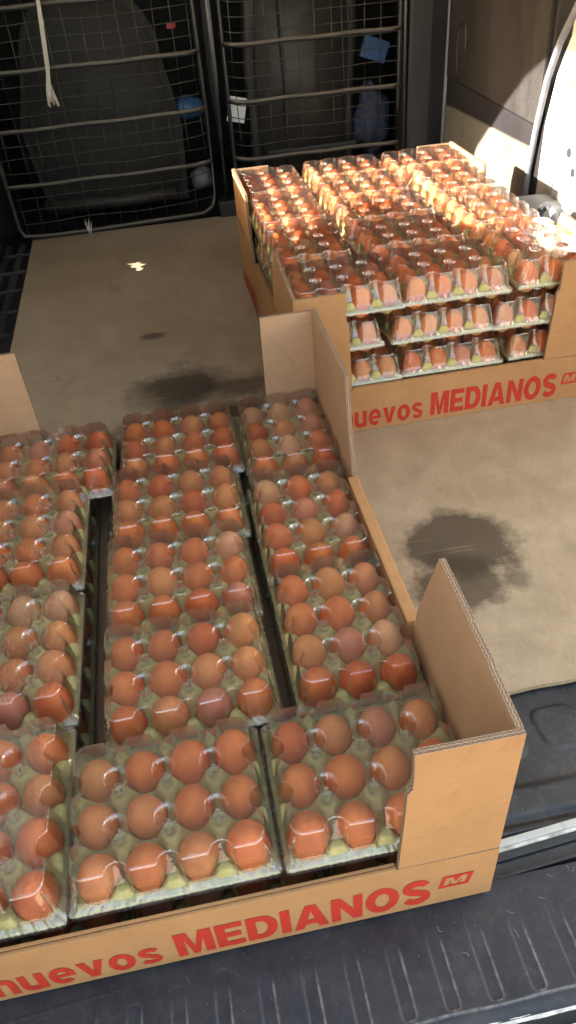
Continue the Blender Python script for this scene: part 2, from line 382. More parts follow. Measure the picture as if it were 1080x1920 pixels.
# ------------------------------------------------------------------ van structure
# hardboard sheet that covers the floor (top at z = 0)
def board():
    rnd = random.Random(3)
    out = []
    x0, x1, y0, y1 = -.665, .752, .238, 2.293
    n = 90
    for i in range(n+1):
        x = x0 + (x1-x0)*i/n; out.append((x, y0 + .004*noise.noise(Vector((x*14, 0, 0))) + .003*noise.noise(Vector((x*50, 3, 0)))))
    out += [(x1, y1)]
    out += [(x0 - .004, y1+.012), (x0+.008, 1.3)]
    bm = bmesh.new()
    top = [bm.verts.new((x, y, 0)) for x, y in out]; bot = [bm.verts.new((x, y, -.0075)) for x, y in out]
    bm.faces.new(top); k = len(out)
    for i in range(k):
        f = bm.faces.new((top[i], bot[i], bot[(i+1) % k], top[(i+1) % k])); f.material_index = 1
    bm.normal_update()
    o = obj('floor_board', bm, None, [M['board'], M['board_edge']]); kind(o, 'structure')
board()
def smoothstep(a, b, x):
    t = np.clip((x-a)/(b-a), 0, 1); return t*t*(3-2*t)
def rrect(X, Y, x0, x1, y0, y1, r):
    cx, cy_ = (x0+x1)/2, (y0+y1)/2
    qx = np.abs(X-cx)-(x1-x0)/2+r; qy = np.abs(Y-cy_)-(y1-y0)/2+r
    return np.minimum(np.maximum(qx, qy), 0)+np.hypot(np.maximum(qx, 0), np.maximum(qy, 0))-r
# black bed liner under and around the board, with its embossed pads and lip
def liner_z(X, Y):
    z = np.full_like(X, -.014)
    for k in range(-9, 8):
        xa = .139 + .086*k
        d = rrect(X + .09*(Y-.18), Y, xa, xa+.062, .150, .212, .018)
        z += .0035*(1-smoothstep(-.0022, .0008, d))
    z += .0075*smoothstep(.118, .105, Y)*(1-smoothstep(.080, .068, Y))
    z += .010*smoothstep(.072, .060, Y)
    z += .0006*np.sin(X*31+Y*12)
    return z
me = grid_mesh('bed_liner', np.arange(-.80, .80, .0024), np.concatenate([np.arange(.056, .26, .0024), [.3, 2.42]]), liner_z, -.05)
kind(obj('bed_liner', me, None, M['liner'], smooth=True), 'structure')
# ridged liner strip left of the board
bm = bmesh.new()
for k in range(2): box(bm, -.715-.045*k, -.695-.045*k, .3, 2.3, -.016, -.008, .002)
for k in range(12): box(bm, -.755, -.670, .55+.15*k, .556+.15*k, -.016, -.006, .001)
kind(obj('liner_rib', bm, None, M['liner']), 'structure')
# white painted sill with rubber lips
def sill(name, y0, y1, z0, z1, mat, slope=.07, bev=.0012, wear=0):
    bm = bmesh.new(); box(bm, -.80, .80, y0, y1, z0, z1, bev)
    for v in bm.verts: v.co.y += slope*(v.co.x-.03)*.9
    o = obj(name, bm, None, mat); kind(o, 'structure'); return o
sill('white_sill_edge', .0435, .0515, -.03, -.0015, M['white_paint'])
sill('sill_chipped_edge', .0395, .0432, -.03, -.0035, M['chip'])
sill('sill_rubber', .0305, .0392, -.04, -.0055, M['rubber'])
sill('sill_groove', .0175, .0300, -.05, -.0095, M['liner'])
sill('sill_lip', .0125, .0170, -.05, -.0045, M['tailgate'])
# lowered tailgate / bumper skin with its long ribs
WEAR = {}
def tg_z(X, Y):
    z = np.full_like(X, -.0045); wr = np.zeros_like(X)
    for k in range(-16, 18):
        xa = -.125+.0441*k
        d = rrect(X, Y, xa, xa+.0135, -.096, -.028 + .02*((k*7) % 3)/3, .0045)
        fade = smoothstep(-.026, -.050, Y)
        z -= .0017*(1-smoothstep(-.0011, .0003, d))*(.25+.75*fade)
        wr = np.maximum(wr, np.exp(-((d-.0006)/.0011)**2)*fade*np.where(X > xa+.006, 1, .25))
    st = -.1005+.0006*np.sin(X*60)
    z -= .0016*smoothstep(st+.0006, st-.0006, Y); wr = np.maximum(wr, np.exp(-((Y-st-.0005)/.0009)**2)*.9)
    z -= .006*smoothstep(-.1025, -.1135, Y)
    z += .0005*np.sin(X*9.3)*np.sin(Y*40)
    WEAR['tg'] = wr
    return z
me = grid_mesh('tailgate_skin', np.concatenate([np.arange(-.80, -.42, .003), np.arange(-.42, .20, .0011), np.arange(.20, .80, .003)]), np.arange(-.1135, .0135, .0012), tg_z, -.06)
at = me.attributes.new('wear', 'FLOAT', 'POINT'); wv_ = np.zeros(len(me.vertices), np.float32); q_ = WEAR['tg'].ravel(); wv_[:len(q_)] = q_; at.data.foreach_set('value', wv_)
kind(obj('tailgate_skin', me, None, M['tailgate'], smooth=True), 'structure')
# chipped white outer edge
rnd = random.Random(5)
bm = bmesh.new(); prev = None
xs = np.arange(-.8, .8, .003)
rows = []
for x in xs:
    nn = noise.noise(Vector((x*45, 0, 0)))*.5+.5; n2 = noise.noise(Vector((x*160, 5, 0)))
    on = smoothstep(-.075, -.045, np.array(x)) if True else 1
    wd = float((.0008+.0026*nn+.0009*n2)*max(.12, on))
    rows.append([bm.verts.new(p) for p in ((x, -.1136+wd, -.0118), (x, -.1136, -.0123), (x, -.1155-.4*wd, -.0145), (x, -.1165, -.018), (x, -.1165, -.06))])
for a, b in zip(rows[:-1], rows[1:]):
    for k in range(4):
        f = bm.faces.new((a[k], a[k+1], b[k+1], b[k])); f.material_index = 1 if k > 1 else 0
kind(obj('chipped_tailgate_edge', bm, None, [M['chip'], M['rubber']]), 'structure')
# lint and hairs lying on the tailgate
bm = bmesh.new(); rl = random.Random(21)
for k in range(9):
    x, y = rl.gauss(.0, .07), rl.uniform(-.07, .012)
    if k > 6: x, y = rl.gauss(-.12, .10), rl.uniform(-.05, -.012)
    a = rl.uniform(0, 6.28); pts = []
    for q in range(7):
        pts.append((x, y, -.0032)); a += rl.uniform(-.9, .9); st_ = rl.uniform(.0006, .002); x += st_*math.cos(a); y += st_*math.sin(a)
    tube(bm, pts, .00011, 4)
o = obj('lint', bm, None, M['string_']) if 'string_' in M else obj('lint', bm, None, M['chip']); kind(o, 'stuff')
bm = bmesh.new(); box(bm, -.8, .8, -.24, -.1225, -.16, -.05, .01)
kind(obj('bumper', bm, None, M['rubber']), 'structure')
bm = bmesh.new(); box(bm, -.82, .82, -.10, 3.3, -.12, -.061)
kind(obj('floor', bm, None, M['rubber']), 'structure')

# right-hand body side: dark lined panel (two boards with a rail between), seal, white door jamb
XW = .76
bm = bmesh.new(); box(bm, XW+.012, XW+.06, 1.64, 2.36, -.02, 1.27); kind(obj('right_side_wall', bm, None, M['dark_plastic']), 'structure')
def yz_panel(name, pts, x0, x1, mat, bev=.002):
    bm = bmesh.new()
    a = [bm.verts.new((x0, y, z)) for y, z in pts]; b = [bm.verts.new((x1, y, z)) for y, z in pts]
    bm.faces.new(a[::-1]); bm.faces.new(b); k = len(pts)
    for i in range(k): bm.faces.new((a[i], a[(i+1) % k], b[(i+1) % k], b[i]))
    bmesh.ops.recalc_face_normals(bm, faces=bm.faces)
    if bev: bmesh.ops.bevel(bm, geom=[e for e in bm.edges], offset=bev, segments=2, affect='EDGES')
    return obj(name, bm, None, mat)
kind(yz_panel('upper_side_panel', [(1.655, .328), (2.34, .338), (2.355, 1.0), (1.655, 1.0)], XW, XW+.012, M['panel']), 'structure')
kind(yz_panel('lower_side_panel', [(1.675, .0), (2.34, .0), (2.34, .255), (1.675, .270)], XW+.001, XW+.012, M['panel_low']), 'structure')
kind(yz_panel('side_rail', [(1.665, .274), (2.34, .258), (2.34, .334), (1.665, .324)], XW+.004, XW+.0118, M['dark_plastic'], .001), 'structure')
bm = bmesh.new(); box(bm, XW-.002, XW+.008, 2.352, 2.362, -.02, 1.2, .002); kind(obj('door_gap_strip', bm, None, M['white_paint']), 'structure')
# embossed handle recess on the upper panel
bm = bmesh.new()
tube(bm, [(XW-.001, 2.215+.045*math.cos(a)*(1 if math.cos(a) > 0 else .6), .43+.07*math.sin(a)) for a in np.linspace(0, 2*math.pi, 28)], .0035, 6, False)
kind(obj('panel_emboss', bm, None, M['dark_plastic']), 'structure')
# dark pillar between the cage and the side panel
bm = bmesh.new(); box(bm, .615, .700, 2.30, 2.44, -.02, 1.25, .012); box(bm, .705, .79, 2.37, 2.44, -.02, 1.25, .01)
kind(obj('bulkhead_pillar', bm, None, M['dark_plastic']), 'structure')
bm = bmesh.new(); tube(bm, [(.607, 2.295, -.01), (.602, 2.295, .4), (.598, 2.295, 1.2)], .006, 8)
kind(obj('pillar_trim', bm, None, M['black_metal']), 'structure')
# seal
bm = bmesh.new()
sp = [(1.672, .0), (1.672, .14), (1.668, .22), (1.655, .32), (1.628, .44), (1.590, .52), (1.53, .60), (1.44, .68), (1.3, .75), (.9, .80)]
tube(bm, [(XW-.002, y, z) for y, z in sp], .0085, 8)
kind(obj('door_seal', bm, None, M['seal'], smooth=True), 'structure')
# white jamb
pts = [(1.660, -.02), (1.660, .22), (1.645, .33), (1.615, .45), (1.575, .53), (1.52, .61), (1.43, .69), (1.3, .76), (.9, .81), (.3, .84), (.3, -.02)]
jw = yz_panel('white_door_jamb', pts, XW+.014, XW+.05, M['white_paint'], .003); kind(jw, 'structure')
bm = bmesh.new(); box(bm, XW+.052, XW+.07, -.06, 1.66, -.02, 1.27); kind(obj('right_body_side', bm, None, M['white_paint']), 'structure')
# details on the jamb: raised frame line, holes, streak-like flange, latch block
t_ = empty('jamb_bracket', (XW+.014, 1.50, .455)); tag(t_, 'brown and white hinge bracket high on the white door jamb', 'bracket')
bm = bmesh.new(); box(bm, -.022, -.002, -.035, .030, .0, .055, .010); obj('hinge_plate', bm, t_, M['white_paint'])
bm = bmesh.new(); box(bm, -.024, -.002, -.030, .034, -.030, -.003, .010); obj('hinge_base', bm, t_, M['board_edge'])
bm = bmesh.new()
for (y, z, r) in ((1.495, .300, .011), (1.462, .262, .010)):
    tube(bm, [(XW+.0125, y, z), (XW+.0165, y, z)], r, 20)
kind(obj('jamb_hole', bm, None, M['rubber']), 'structure')
bm = bmesh.new()
fr = [(1.535, .34), (1.552, .25), (1.552, .19), (1.535, .175), (1.42, .165)]
tube(bm, [(XW+.0135, y, z) for y, z in fr], .003, 6)
box(bm, XW+.002, XW+.0138, 1.34, 1.41, .12, .36, .008)
kind(obj('jamb_pressing', bm, None, M['white_paint']), 'structure')
# wheel arch
bm = bmesh.new()
def arch(cx, cy_, cz, r, x0, x1, n=20):
    ra = []; rb = []; rc = []
    for k in range(n+1):
        a = math.pi*k/n
        y, z = cy_+r*math.cos(a), cz+r*math.sin(a)
        yb, zb = cy_+(r-.012)*math.cos(a), cz+(r-.012)*math.sin(a)
        ra.append(bm.verts.new((x1, y, z))); rb.append(bm.verts.new((x0+.012, y, z))); rc.append(bm.verts.new((x0, yb, zb)))
    for k in range(n):
        for A, B in ((ra, rb), (rb, rc)):
            f = bm.faces.new((A[k], B[k], B[k+1], A[k+1])); f.smooth = True
    bm.faces.new(rc)
arch(0, 1.545, .03, .155, .665, .774); arch(0, 1.30, .0, .19, .655, .774)
bmesh.ops.recalc_face_normals(bm, faces=bm.faces)
wa = obj('wheel_arch', bm, None, M['arch']); kind(wa, 'structure')
bm = bmesh.new()
tube(bm, [(.690, 1.395+.05*math.cos(a), .15+.062*math.sin(a)) for a in np.linspace(.2, 3.0, 14)], .010, 8)
kind(obj('arch_flange', bm, None, M['seal']), 'structure')
# left side wall, roof, cab
def wall_with_holes():
    bm = bmesh.new()
    outer = [(-.06, -.05), (2.36, -.05), (2.36, 1.27), (-.06, 1.27)]
    def ring(pts):
        vs = [bm.verts.new((-.772, y, z)) for y, z in pts]; return [bm.edges.new((vs[i], vs[(i+1) % len(vs)])) for i in range(len(vs))]
    def ell(cy_, cz, ry, rz, n=12): return [(cy_+ry*math.cos(2*math.pi*k/n), cz+rz*math.sin(2*math.pi*k/n)*(1 if k % 3 else .7)) for k in range(n)]
    es = ring(outer) + ring(WINDOW) + ring([(1.896+(y-1.896)*1.25, .202+(z-.202)*1.5) for y, z in [(1.862, .204), (1.872, .199), (1.888, .200), (1.897, .194), (1.911, .196), (1.924, .190), (1.920, .199), (1.929, .206), (1.912, .205), (1.900, .211), (1.893, .205), (1.876, .208)]])  # the jagged slit is added to throw a small sun spot on the board
    r = bmesh.ops.triangle_fill(bm, edges=es, use_beauty=True)
    fs = [f for f in bm.faces]
    e = bmesh.ops.extrude_face_region(bm, geom=fs)
    bmesh.ops.translate(bm, verts=[v for v in e['geom'] if isinstance(v, bmesh.types.BMVert)], vec=(-.01, 0, 0))
    bmesh.ops.recalc_face_normals(bm, faces=bm.faces)
    return bm
# side window inferred from the sun patches; outline shaped to give their edges
WINDOW = [(1.14, .625), (1.74, .610), (1.86, .70), (1.93, .79), (1.89, .88), (1.73, 1.02), (1.60, 1.12), (1.45, 1.2), (.95, 1.2), (.89, 1.1), (.88, .86), (.93, .835), (1.018, .82), (1.127, .785), (1.22, .775), (1.265, .74), (1.25, .70), (1.19, .675)]
kind(obj('left_side_wall', wall_with_holes(), None, M['side_lining']), 'structure')
bm = bmesh.new(); box(bm, -.84, .84, .45, 3.4, 1.272, 1.32, .01); kind(obj('roof', bm, None, M['headliner']), 'structure')
bm = bmesh.new(); box(bm, -.88, .88, 3.3, 3.35, -.11, 1.27); box(bm, -.86, -.821, 2.30, 3.3, -.11, 1.27); box(bm, -.8205, -.784, 2.30, 3.3, -.0605, 1.27); box(bm, .822, .86, 2.44, 3.3, -.11, 1.27)
kind(obj('cab_wall', bm, None, M['cab']), 'structure')
bm = bmesh.new(); bmesh.ops.create_grid(bm, x_segments=4, y_segments=4, size=120)
kind(obj('ground', bm, None, M['ground'], (0, 0, -.62)), 'structure')

bm = bmesh.new(); box(bm, -4.2, -1.25, .2, 5.5, 2.75, 2.85, .02)  # unseen slab added outside to cut sky reflections in the left lids
kind(obj('added_sky_block', bm, None, M['dark_plastic']), 'structure')
bm = bmesh.new(); box(bm, -.7715, -.766, .30, 2.36, -.05, .165, .001)
kind(obj('kick_panel', bm, None, M['dark_plastic']), 'structure')
# unseen door added on the left to keep sun off the tailgate, and tail end of the left wall
bm = bmesh.new(); box(bm, -.83, -.79, -1.0, -.062, -.08, 1.30, .01); obj_door = obj('added_shade_door', bm, None, M['white_paint'])
tag(obj_door, 'unseen white door added for shade at the left of the cargo opening', 'door')
# ------------------------------------------------------------------ cage partition
GY = 2.30
def cage(name, label, x0, x1, rc_l, rc_r, zs, seed, deco=None):
    root = tag(empty(name, ((x0+x1)/2, GY, 0)), label, 'cargo cage', 'mesh cage panels behind the cargo floor')
    cx = (x0+x1)/2; rr = random.Random(seed)
    def y_at(x):   # ends curl back towards the cab
        e = 0
        if rc_r and x > x1-rc_r: e = (x-(x1-rc_r))/rc_r
        if rc_l and x < x0+rc_l: e = ((x0+rc_l)-x)/rc_l
        return .040*e*e
    # frame
    zt = 1.15; zb = .012; r = .05
    fp = [(x0, zt)] + [(x0, z) for z in (.9, .6, .3, zb+.03)] + [(x0+.012, zb+.004), (x0+r, zb)] + [(x0+(x1-x0)*k/6, zb-.003*math.sin(k)) for k in range(1, 6)] + [(x1-r, zb), (x1-r*.3, zb+r*.3)] + [(x1, z) for z in (zb+r, .3, .6, .9)] + [(x1, zt)]
    bm = bmesh.new(); tube(bm, [(x-cx, y_at(x)-.004, z) for x, z in fp], .0070, 8); obj('frame', bm, root, M['bar'])
    for z in zs:
        bm = bmesh.new(); n = 24
        tube(bm, [(x0+(x1-x0)*k/n-cx, y_at(x0+(x1-x0)*k/n)-.006, z+.0012*math.sin(k*.7+seed)) for k in range(n+1)], .0070, 8)
        obj('crossbar', bm, root, M['bar'])
    x = x0+.026; 
    while x < x1-.01:
        j = rr.uniform(-.003, .003); bm = bmesh.new()
        tube(bm, [(x+j*math.sin(k*1.3)-cx, y_at(x)+.004, zb+(zt-zb)*k/10) for k in range(11)], .0016, 5)
        obj('upright_wire', bm, root, M['wire']); x += .0515
    z = zb+.042
    while z < zt:
        bm = bmesh.new(); n = 26; a = rr.uniform(-.003, .003)
        tube(bm, [(x0+(x1-x0)*k/n-cx, y_at(x0+(x1-x0)*k/n)+.002, z+a*math.sin(k*.5)+.004*y_at(x0+(x1-x0)*k/n)*50*rr.uniform(.5, 1)) for k in range(n+1)], .0016, 5)
        obj('level_wire', bm, root, M['wire']); z += .0390
    return root
cage('cargo_cage', 'black wire mesh cage with tan-topped bars in front of the left seat', -.702, -.040, 0, .14, (.17, .328, .484, .64, .80), 1)
cage('cargo_cage', 'black wire mesh cage with tan-topped bars in front of the right seat', .036, .585, .06, 0, (.168, .337, .492, .65, .81), 2)
bm = bmesh.new(); tube(bm, [(-.004, 2.31, -.014), (-.006, 2.31, .4), (.002, 2.31, 1.26)], .014, 10); 
o = obj('cage_post', bm, None, M['black_metal']); tag(o, 'black upright metal post between the two mesh cage panels', 'post')
bm = bmesh.new(); box(bm, -.035, .03, 2.285, 2.34, -.014, .05, .006); kind(obj('post_foot', bm, None, M['black_metal']), 'structure')

# seats
def seat(name, label, pts, y0, y1, mat):
    root = tag(empty(name, (sum(p[0] for p in pts)/len(pts), y0, 0)), label, 'car seat')
    cx = root.location.x
    bm = bmesh.new()
    a = [bm.verts.new((x-cx, 0, z)) for x, z in pts]; f = bm.faces.new(a)
    r = bmesh.ops.extrude_face_region(bm, geom=[f]); bmesh.ops.translate(bm, verts=[v for v in r['geom'] if isinstance(v, bmesh.types.BMVert)], vec=(0, y1-y0, 0))
    bmesh.ops.recalc_face_normals(bm, faces=bm.faces)
    bmesh.ops.bevel(bm, geom=[e for e in bm.edges if abs(e.verts[0].co.y-e.verts[1].co.y) < 1e-5], offset=.03, segments=4, affect='EDGES')
    obj('backrest', bm, root, mat, smooth=True)
    return root
def arc(cx, cz, rx, rz, a0, a1, n): return [(cx+rx*math.cos(R(a0+(a1-a0)*k/n)), cz+rz*math.sin(R(a0+(a1-a0)*k/n))) for k in range(n+1)]
s = seat('driver_seat', 'dark grey fabric seat back with rounded top behind the left cage panel',
     [(-.60, .02), (-.125, .02), (-.115, .25), (-.13, .36)] + arc(-.37, .46, .22, .22, 0, 178, 18) + [(-.64, .30), (-.62, .1)], 2.45, 2.60, M['fabric'])
bm = bmesh.new(); tube(bm, [(-.25, -.004, .06), (0, -.006, .05), (.2, -.004, .055)], .022, 10); obj('seat_base_pipe', bm, s, M['vinyl'])
s = seat('passenger_seat', 'dark upright seat back with vertical seams behind the right cage panel',
     [(.12, .02), (.47, .02), (.475, .3), (.49, .52), (.47, .72), (.14, .72), (.115, .4)], 2.44, 2.58, M['vinyl'])
for i, x in enumerate((-.10, .02, .11)):
    bm = bmesh.new(); tube(bm, [(x, -.003, .05), (x+.004, -.005, .35), (x-.004, -.003, .66)], .004, 6); obj('seam', bm, s, M['rubber'])
bm = bmesh.new(); box(bm, -.16, .15, -.012, .0, .14, .155, .004); obj('piping', bm, s, M['rubber'])
# glimpsed beyond the cage; blue, white, red ones are made-up bits of outside view
def blobthing(name, label, cat, loc, size, mat, seed, amp=.25):
    bm = bmesh.new(); bmesh.ops.create_icosphere(bm, subdivisions=3, radius=1)
    for v in bm.verts:
        n = noise.noise(v.co*1.6+Vector((seed, 0, 0)))*amp+noise.noise(v.co*4+Vector((seed, 9, 0)))*amp*.4
        v.co = v.co*(1+n); v.co.x *= size[0]; v.co.y *= size[1]; v.co.z *= size[2]
    return tag(obj(name, bm, None, mat, loc, smooth=True), label, cat)
blobthing('blue_bit', 'made-up rounded blue cushion in the gap right of the left seat', 'glimpse', (-.085, 2.52, .300), (.055, .04, .035), M['blue'], 1, .1)
blobthing('crumpled_cloth', 'crumpled blue-grey cloth in the gap right of the right seat', 'cloth', (.545, 2.50, .20), (.06, .04, .10), M['bluegrey'], 4, .5)
bm = bmesh.new(); box(bm, -.045, .045, -.01, .01, -.035, .03, .004); o = tag(obj('blue_swatch', bm, None, M['blue'], (.560, 2.50, .415), (0, .35, 0)), 'made-up bright blue tub behind the right cage panel upper right', 'tub')
bm = bmesh.new(); box(bm, -.030, .030, -.004, .004, -.038, .038, .003); o = tag(obj('white_bit', bm, None, M['white'], (.075, 2.47, .285), (0, .25, .1)), 'made-up white shape showing between the cage post and right seat', 'paper')
bm = bmesh.new(); box(bm, -.014, .014, -.006, .006, -.009, .009, .003); o = tag(obj('red_bit', bm, None, M['red'], (-.104, 2.50, .538)), 'made-up small red shape beyond the top of the left cage panel', 'tag')
blobthing('blue_fleck', 'made-up small blue ball beyond the left cage panel', 'fleck', (-.10, 2.52, .455), (.012, .012, .010), M['blue'], 7, .1)
blobthing('grey_bag', 'pale blue-grey bag low in the corner of the left cage panel', 'bag', (-.075, 2.47, .085), (.040, .03, .035), M['arch'], 3, .3)
# frayed string
root = tag(empty('frayed_string', (-.49, 2.27, .40)), 'frayed white string hanging down the left cage panel', 'string')
bm = bmesh.new(); rr = random.Random(8)
for k in range(14):
    o1 = rr.uniform(-.005, .005); e = rr.uniform(-.017, .017); ex = rr.uniform(-.012, .012)
    tube(bm, [(.03+o1*.4, 0, .34), (.016+o1, -.004, .20), (.004+o1, -.006, .09), (-.004+e*.6, -.010, .03), (-.002+e, -.012, ex)], .0019, 5)
obj('strand', bm, root, M['string'])
bm = bmesh.new()
for k in range(7): tube(bm, [(0, 0, 0), (-.012+.004*k, -.002*k, .045+.012*math.sin(k*2.1))], [.004, .0006], 5)
tag(obj('white_feather', bm, None, M['string'], (-.475, 2.276, .0)), 'small white feather caught at the bottom of the left cage panel', 'feather')

# ------------------------------------------------------------------ egg carton meshes
P = .0515
PXS = .0498/P; PYS = .053/P
def tray_mesh():
    xs = np.linspace(-2*P-.0035, 2*P+.0035, 121); ys = np.linspace(-1.5*P-.0035, 1.5*P+.0035, 92)
    def zf(X, Y):
        ex = (np.floor(np.clip(X/P, -1.999, 1.999))+.5)*P; ey = (np.floor(np.clip(Y/P+.5, -.999, 1.999))) *P
        r = np.hypot(X-ex, Y-ey)
        cup = .003+.030*np.minimum(r/.0232, 1.3)**2.4
        plat = np.full_like(X, .0265)
        for i in range(-2, 3):
            for j in range(-2, 2):
                px, py = i*P, (j+.5)*P
                interior = abs(i) < 2 and -2 < j < 1
                if not interior:
                    if i in (-2, 2): px = math.copysign(2*P-.007, i)
                    if j == -2: py = -1.5*P+.007
                    if j == 1: py = 1.5*P-.007
                    if i in (-2, 2) and j in (-2, 1): continue
                d = np.hypot(X-px, Y-py)
                h = .0175 if interior else .0165
                plat = np.maximum(plat, .0265+h*np.clip(((.0188 if interior else .0175)-d)/(.0092 if interior else .0115), 0, 1))
                if interior: plat = np.where(d < .0050, .0440-.009*(1-(d/.0050)**2), plat)
        z = np.minimum(np.where(r < .0300, cup, 1), plat)
        edge = np.minimum(2*P+.0035-np.abs(X), 1.5*P+.0035-np.abs(Y))
        z = np.where(edge < .0045, .0275, z)
        # corner pads
        return z
    me = grid_mesh('tray', xs, ys, zf, .0235)
    me.materials.append(M['pulp']); me.polygons.foreach_set('use_smooth', [True]*len(me.polygons))
    return me
TRAY = tray_mesh()
# shallow cup bottoms visible under stacked trays
def lid_mesh(seed=4):
    nx, ny = 113, 85
    HX, HY = 2*P+.0005, 1.5*P+.0005            # wall foot half extents
    TX, TY = HX-.0065, HY-.0065                # top half extents
    U = np.linspace(-1, 1, nx); V = np.linspace(-1, 1, ny)
    exu = np.array([.0004, .0009, .0014, .0019])
    U = np.sort(np.concatenate([U, 1-exu/TX, -1+exu/TX])); V = np.sort(np.concatenate([V, 1-exu/TY, -1+exu/TY])); nx, ny = len(U), len(V)
    Ug, Vg = np.meshgrid(U, V)
    def warp(hx, hy, scal, rc):
        X = Ug*hx; Y = Vg*hy
        # rounded corners
        ex = np.maximum(np.abs(X)-(hx-rc), 0); ey = np.maximum(np.abs(Y)-(hy-rc), 0)
        m = np.maximum(ex, ey); l = np.hypot(ex, ey)+1e-9
        k = np.where(l > 1e-6, m/l, 1)
        X = np.where(ex > 0, np.sign(X)*((hx-rc)+ex*k), X); Y = np.where(ey > 0, np.sign(Y)*((hy-rc)+ey*k), Y)
        bx = np.zeros_like(X)
        for i in (-1, 0, 1):
            bx = np.maximum(bx, np.sqrt(np.clip(1-((Ug*hx-i*P)/.0118)**2, 0, 1)))
        by = np.zeros_like(X)
        for j in (-.5, .5):
            by = np.maximum(by, np.sqrt(np.clip(1-((Vg*hy-j*P)/.0118)**2, 0, 1)))
        dy = hy-np.abs(Vg*hy); dx = hx-np.abs(Ug*hx)
        Y = Y-np.sign(Vg)*scal*bx*np.clip(1-dy/.022, 0, 1)
        X = X-np.sign(Ug)*scal*by*np.clip(1-dx/.022, 0, 1)
        return X, Y
    X, Y = warp(TX, TY, .0105, .014)
    Z = np.full_like(X, .0735)
    for i in (-1, 0, 1):            # snap grid points onto the rims of the round recesses so that they stay crisp
        for j in (-.5, .5):
            for r0 in (.0118, .0106, .0068):
                dx_, dy_ = X-i*P, Y-j*P; d = np.hypot(dx_, dy_)+1e-9; k = np.abs(d-r0) < (.0009 if r0 > .01 else .0009)
                if r0 == .0106: k = k & (d < .0112)
                X = np.where(k, i*P+dx_*r0/d, X); Y = np.where(k, j*P+dy_*r0/d, Y)
    for i in (-1, 0, 1):
        for j in (-.5, .5):
            d = np.hypot(X-i*P, Y-j*P)
            Z = np.minimum(Z, .0735-.026*np.clip((.0118-d)/.0050, 0, 1))
    edge = np.minimum(TX-np.abs(Ug*TX), TY-np.abs(Vg*TY))
    Z -= .0016*np.clip(1-edge/.0019, 0, 1)**2.0
    # soft crown / wrinkles
    Z += .0004*np.sin(X*70+1)*np.cos(Y*55)
    rs = np.random.RandomState(seed); Z -= .0007*np.sin(X*(30+9*seed)+seed)*np.sin(Y*(44-5*seed)+2*seed); Z += rs.uniform(-.00010, .00010, Z.shape)
    verts = np.stack([X.ravel(), Y.ravel(), Z.ravel()], 1).tolist()
    idx = np.arange(nx*ny).reshape(ny, nx)
    faces = np.stack([idx[:-1, :-1].ravel(), idx[:-1, 1:].ravel(), idx[1:, 1:].ravel(), idx[1:, :-1].ravel()], 1).tolist()
    per = list(idx[0, :-1]) + list(idx[:-1, -1]) + list(idx[-1, :0:-1]) + list(idx[:0:-1, 0])
    K = len(per); prev = per; fmi = [0]*len(faces)
    Xc = X.ravel(); Yc = Y.ravel()
    for fi, f in enumerate(faces):
        mx_ = sum(Xc[q] for q in f)/4; my_ = sum(Yc[q] for q in f)/4
        for i in (-1, 0, 1):
            for j in (-.5, .5):
                if .0106 < math.hypot(mx_-i*P, my_-j*P) < .0121: fmi[fi] = 1
    UM = np.minimum(TX-np.abs(Ug*TX), TY-np.abs(Vg*TY)).ravel()
    for fi, f in enumerate(faces):
        if sum(UM[q] for q in f)/4 < .0007: fmi[fi] = 1
    levels = [(.02, .0708, .0105), (.06, .0690, .0104), (.25, .062, .0098), (.5, .052, .0088), (.75, .041, .0068), (1.0, .0318, .0020)]
    for t, z, scal in levels:
        hx = TX+(HX-TX)*t; hy = TY+(HY-TY)*t
        Xl, Yl = warp(hx, hy, scal, .014-.004*t)
        base = len(verts); fx = Xl.ravel(); fy = Yl.ravel()
        for p in per:
            cn = (max(0, 1-math.hypot(abs(fx[p])-hx, abs(fy[p])-hy)/.022)*.0013+.00015)*min(1, t*4)
            verts.append([fx[p]+cn*rs.uniform(-1, 1), fy[p]+cn*rs.uniform(-1, 1), z+cn*rs.uniform(-1, 1)])
        cur = list(range(base, base+K))
        for i in range(K): faces.append([prev[i], cur[i], cur[(i+1) % K], prev[(i+1) % K]]); fmi.append(0)
        prev = cur
    # flange + folded lip
    for (e, z) in ((.0048, .0300), (.0056, .0225)):
        Xl, Yl = warp(HX+e, HY+e, 0, .008); base = len(verts); fx = Xl.ravel(); fy = Yl.ravel()
        for q, p in enumerate(per):
            wv = .0005*math.sin(q*1.9)
            verts.append([fx[p]+wv, fy[p]+wv, z+.0006*math.sin(q*.9)])
        cur = list(range(base, base+K))
        for i in range(K): faces.append([prev[i], cur[i], cur[(i+1) % K], prev[(i+1) % K]]); fmi.append(2)
        prev = cur
    me = D.meshes.new('lid'); me.from_pydata(verts, [], faces); me.update()
    [me.materials.append(M[q]) for q in ('lid', 'lid_bend', 'lid_flange')]; me.polygons.foreach_set('material_index', fmi); me.polygons.foreach_set('use_smooth', [True]*len(me.polygons))
    return me
LIDS = [lid_mesh(k) for k in (1, 2, 3, 4, 5)]
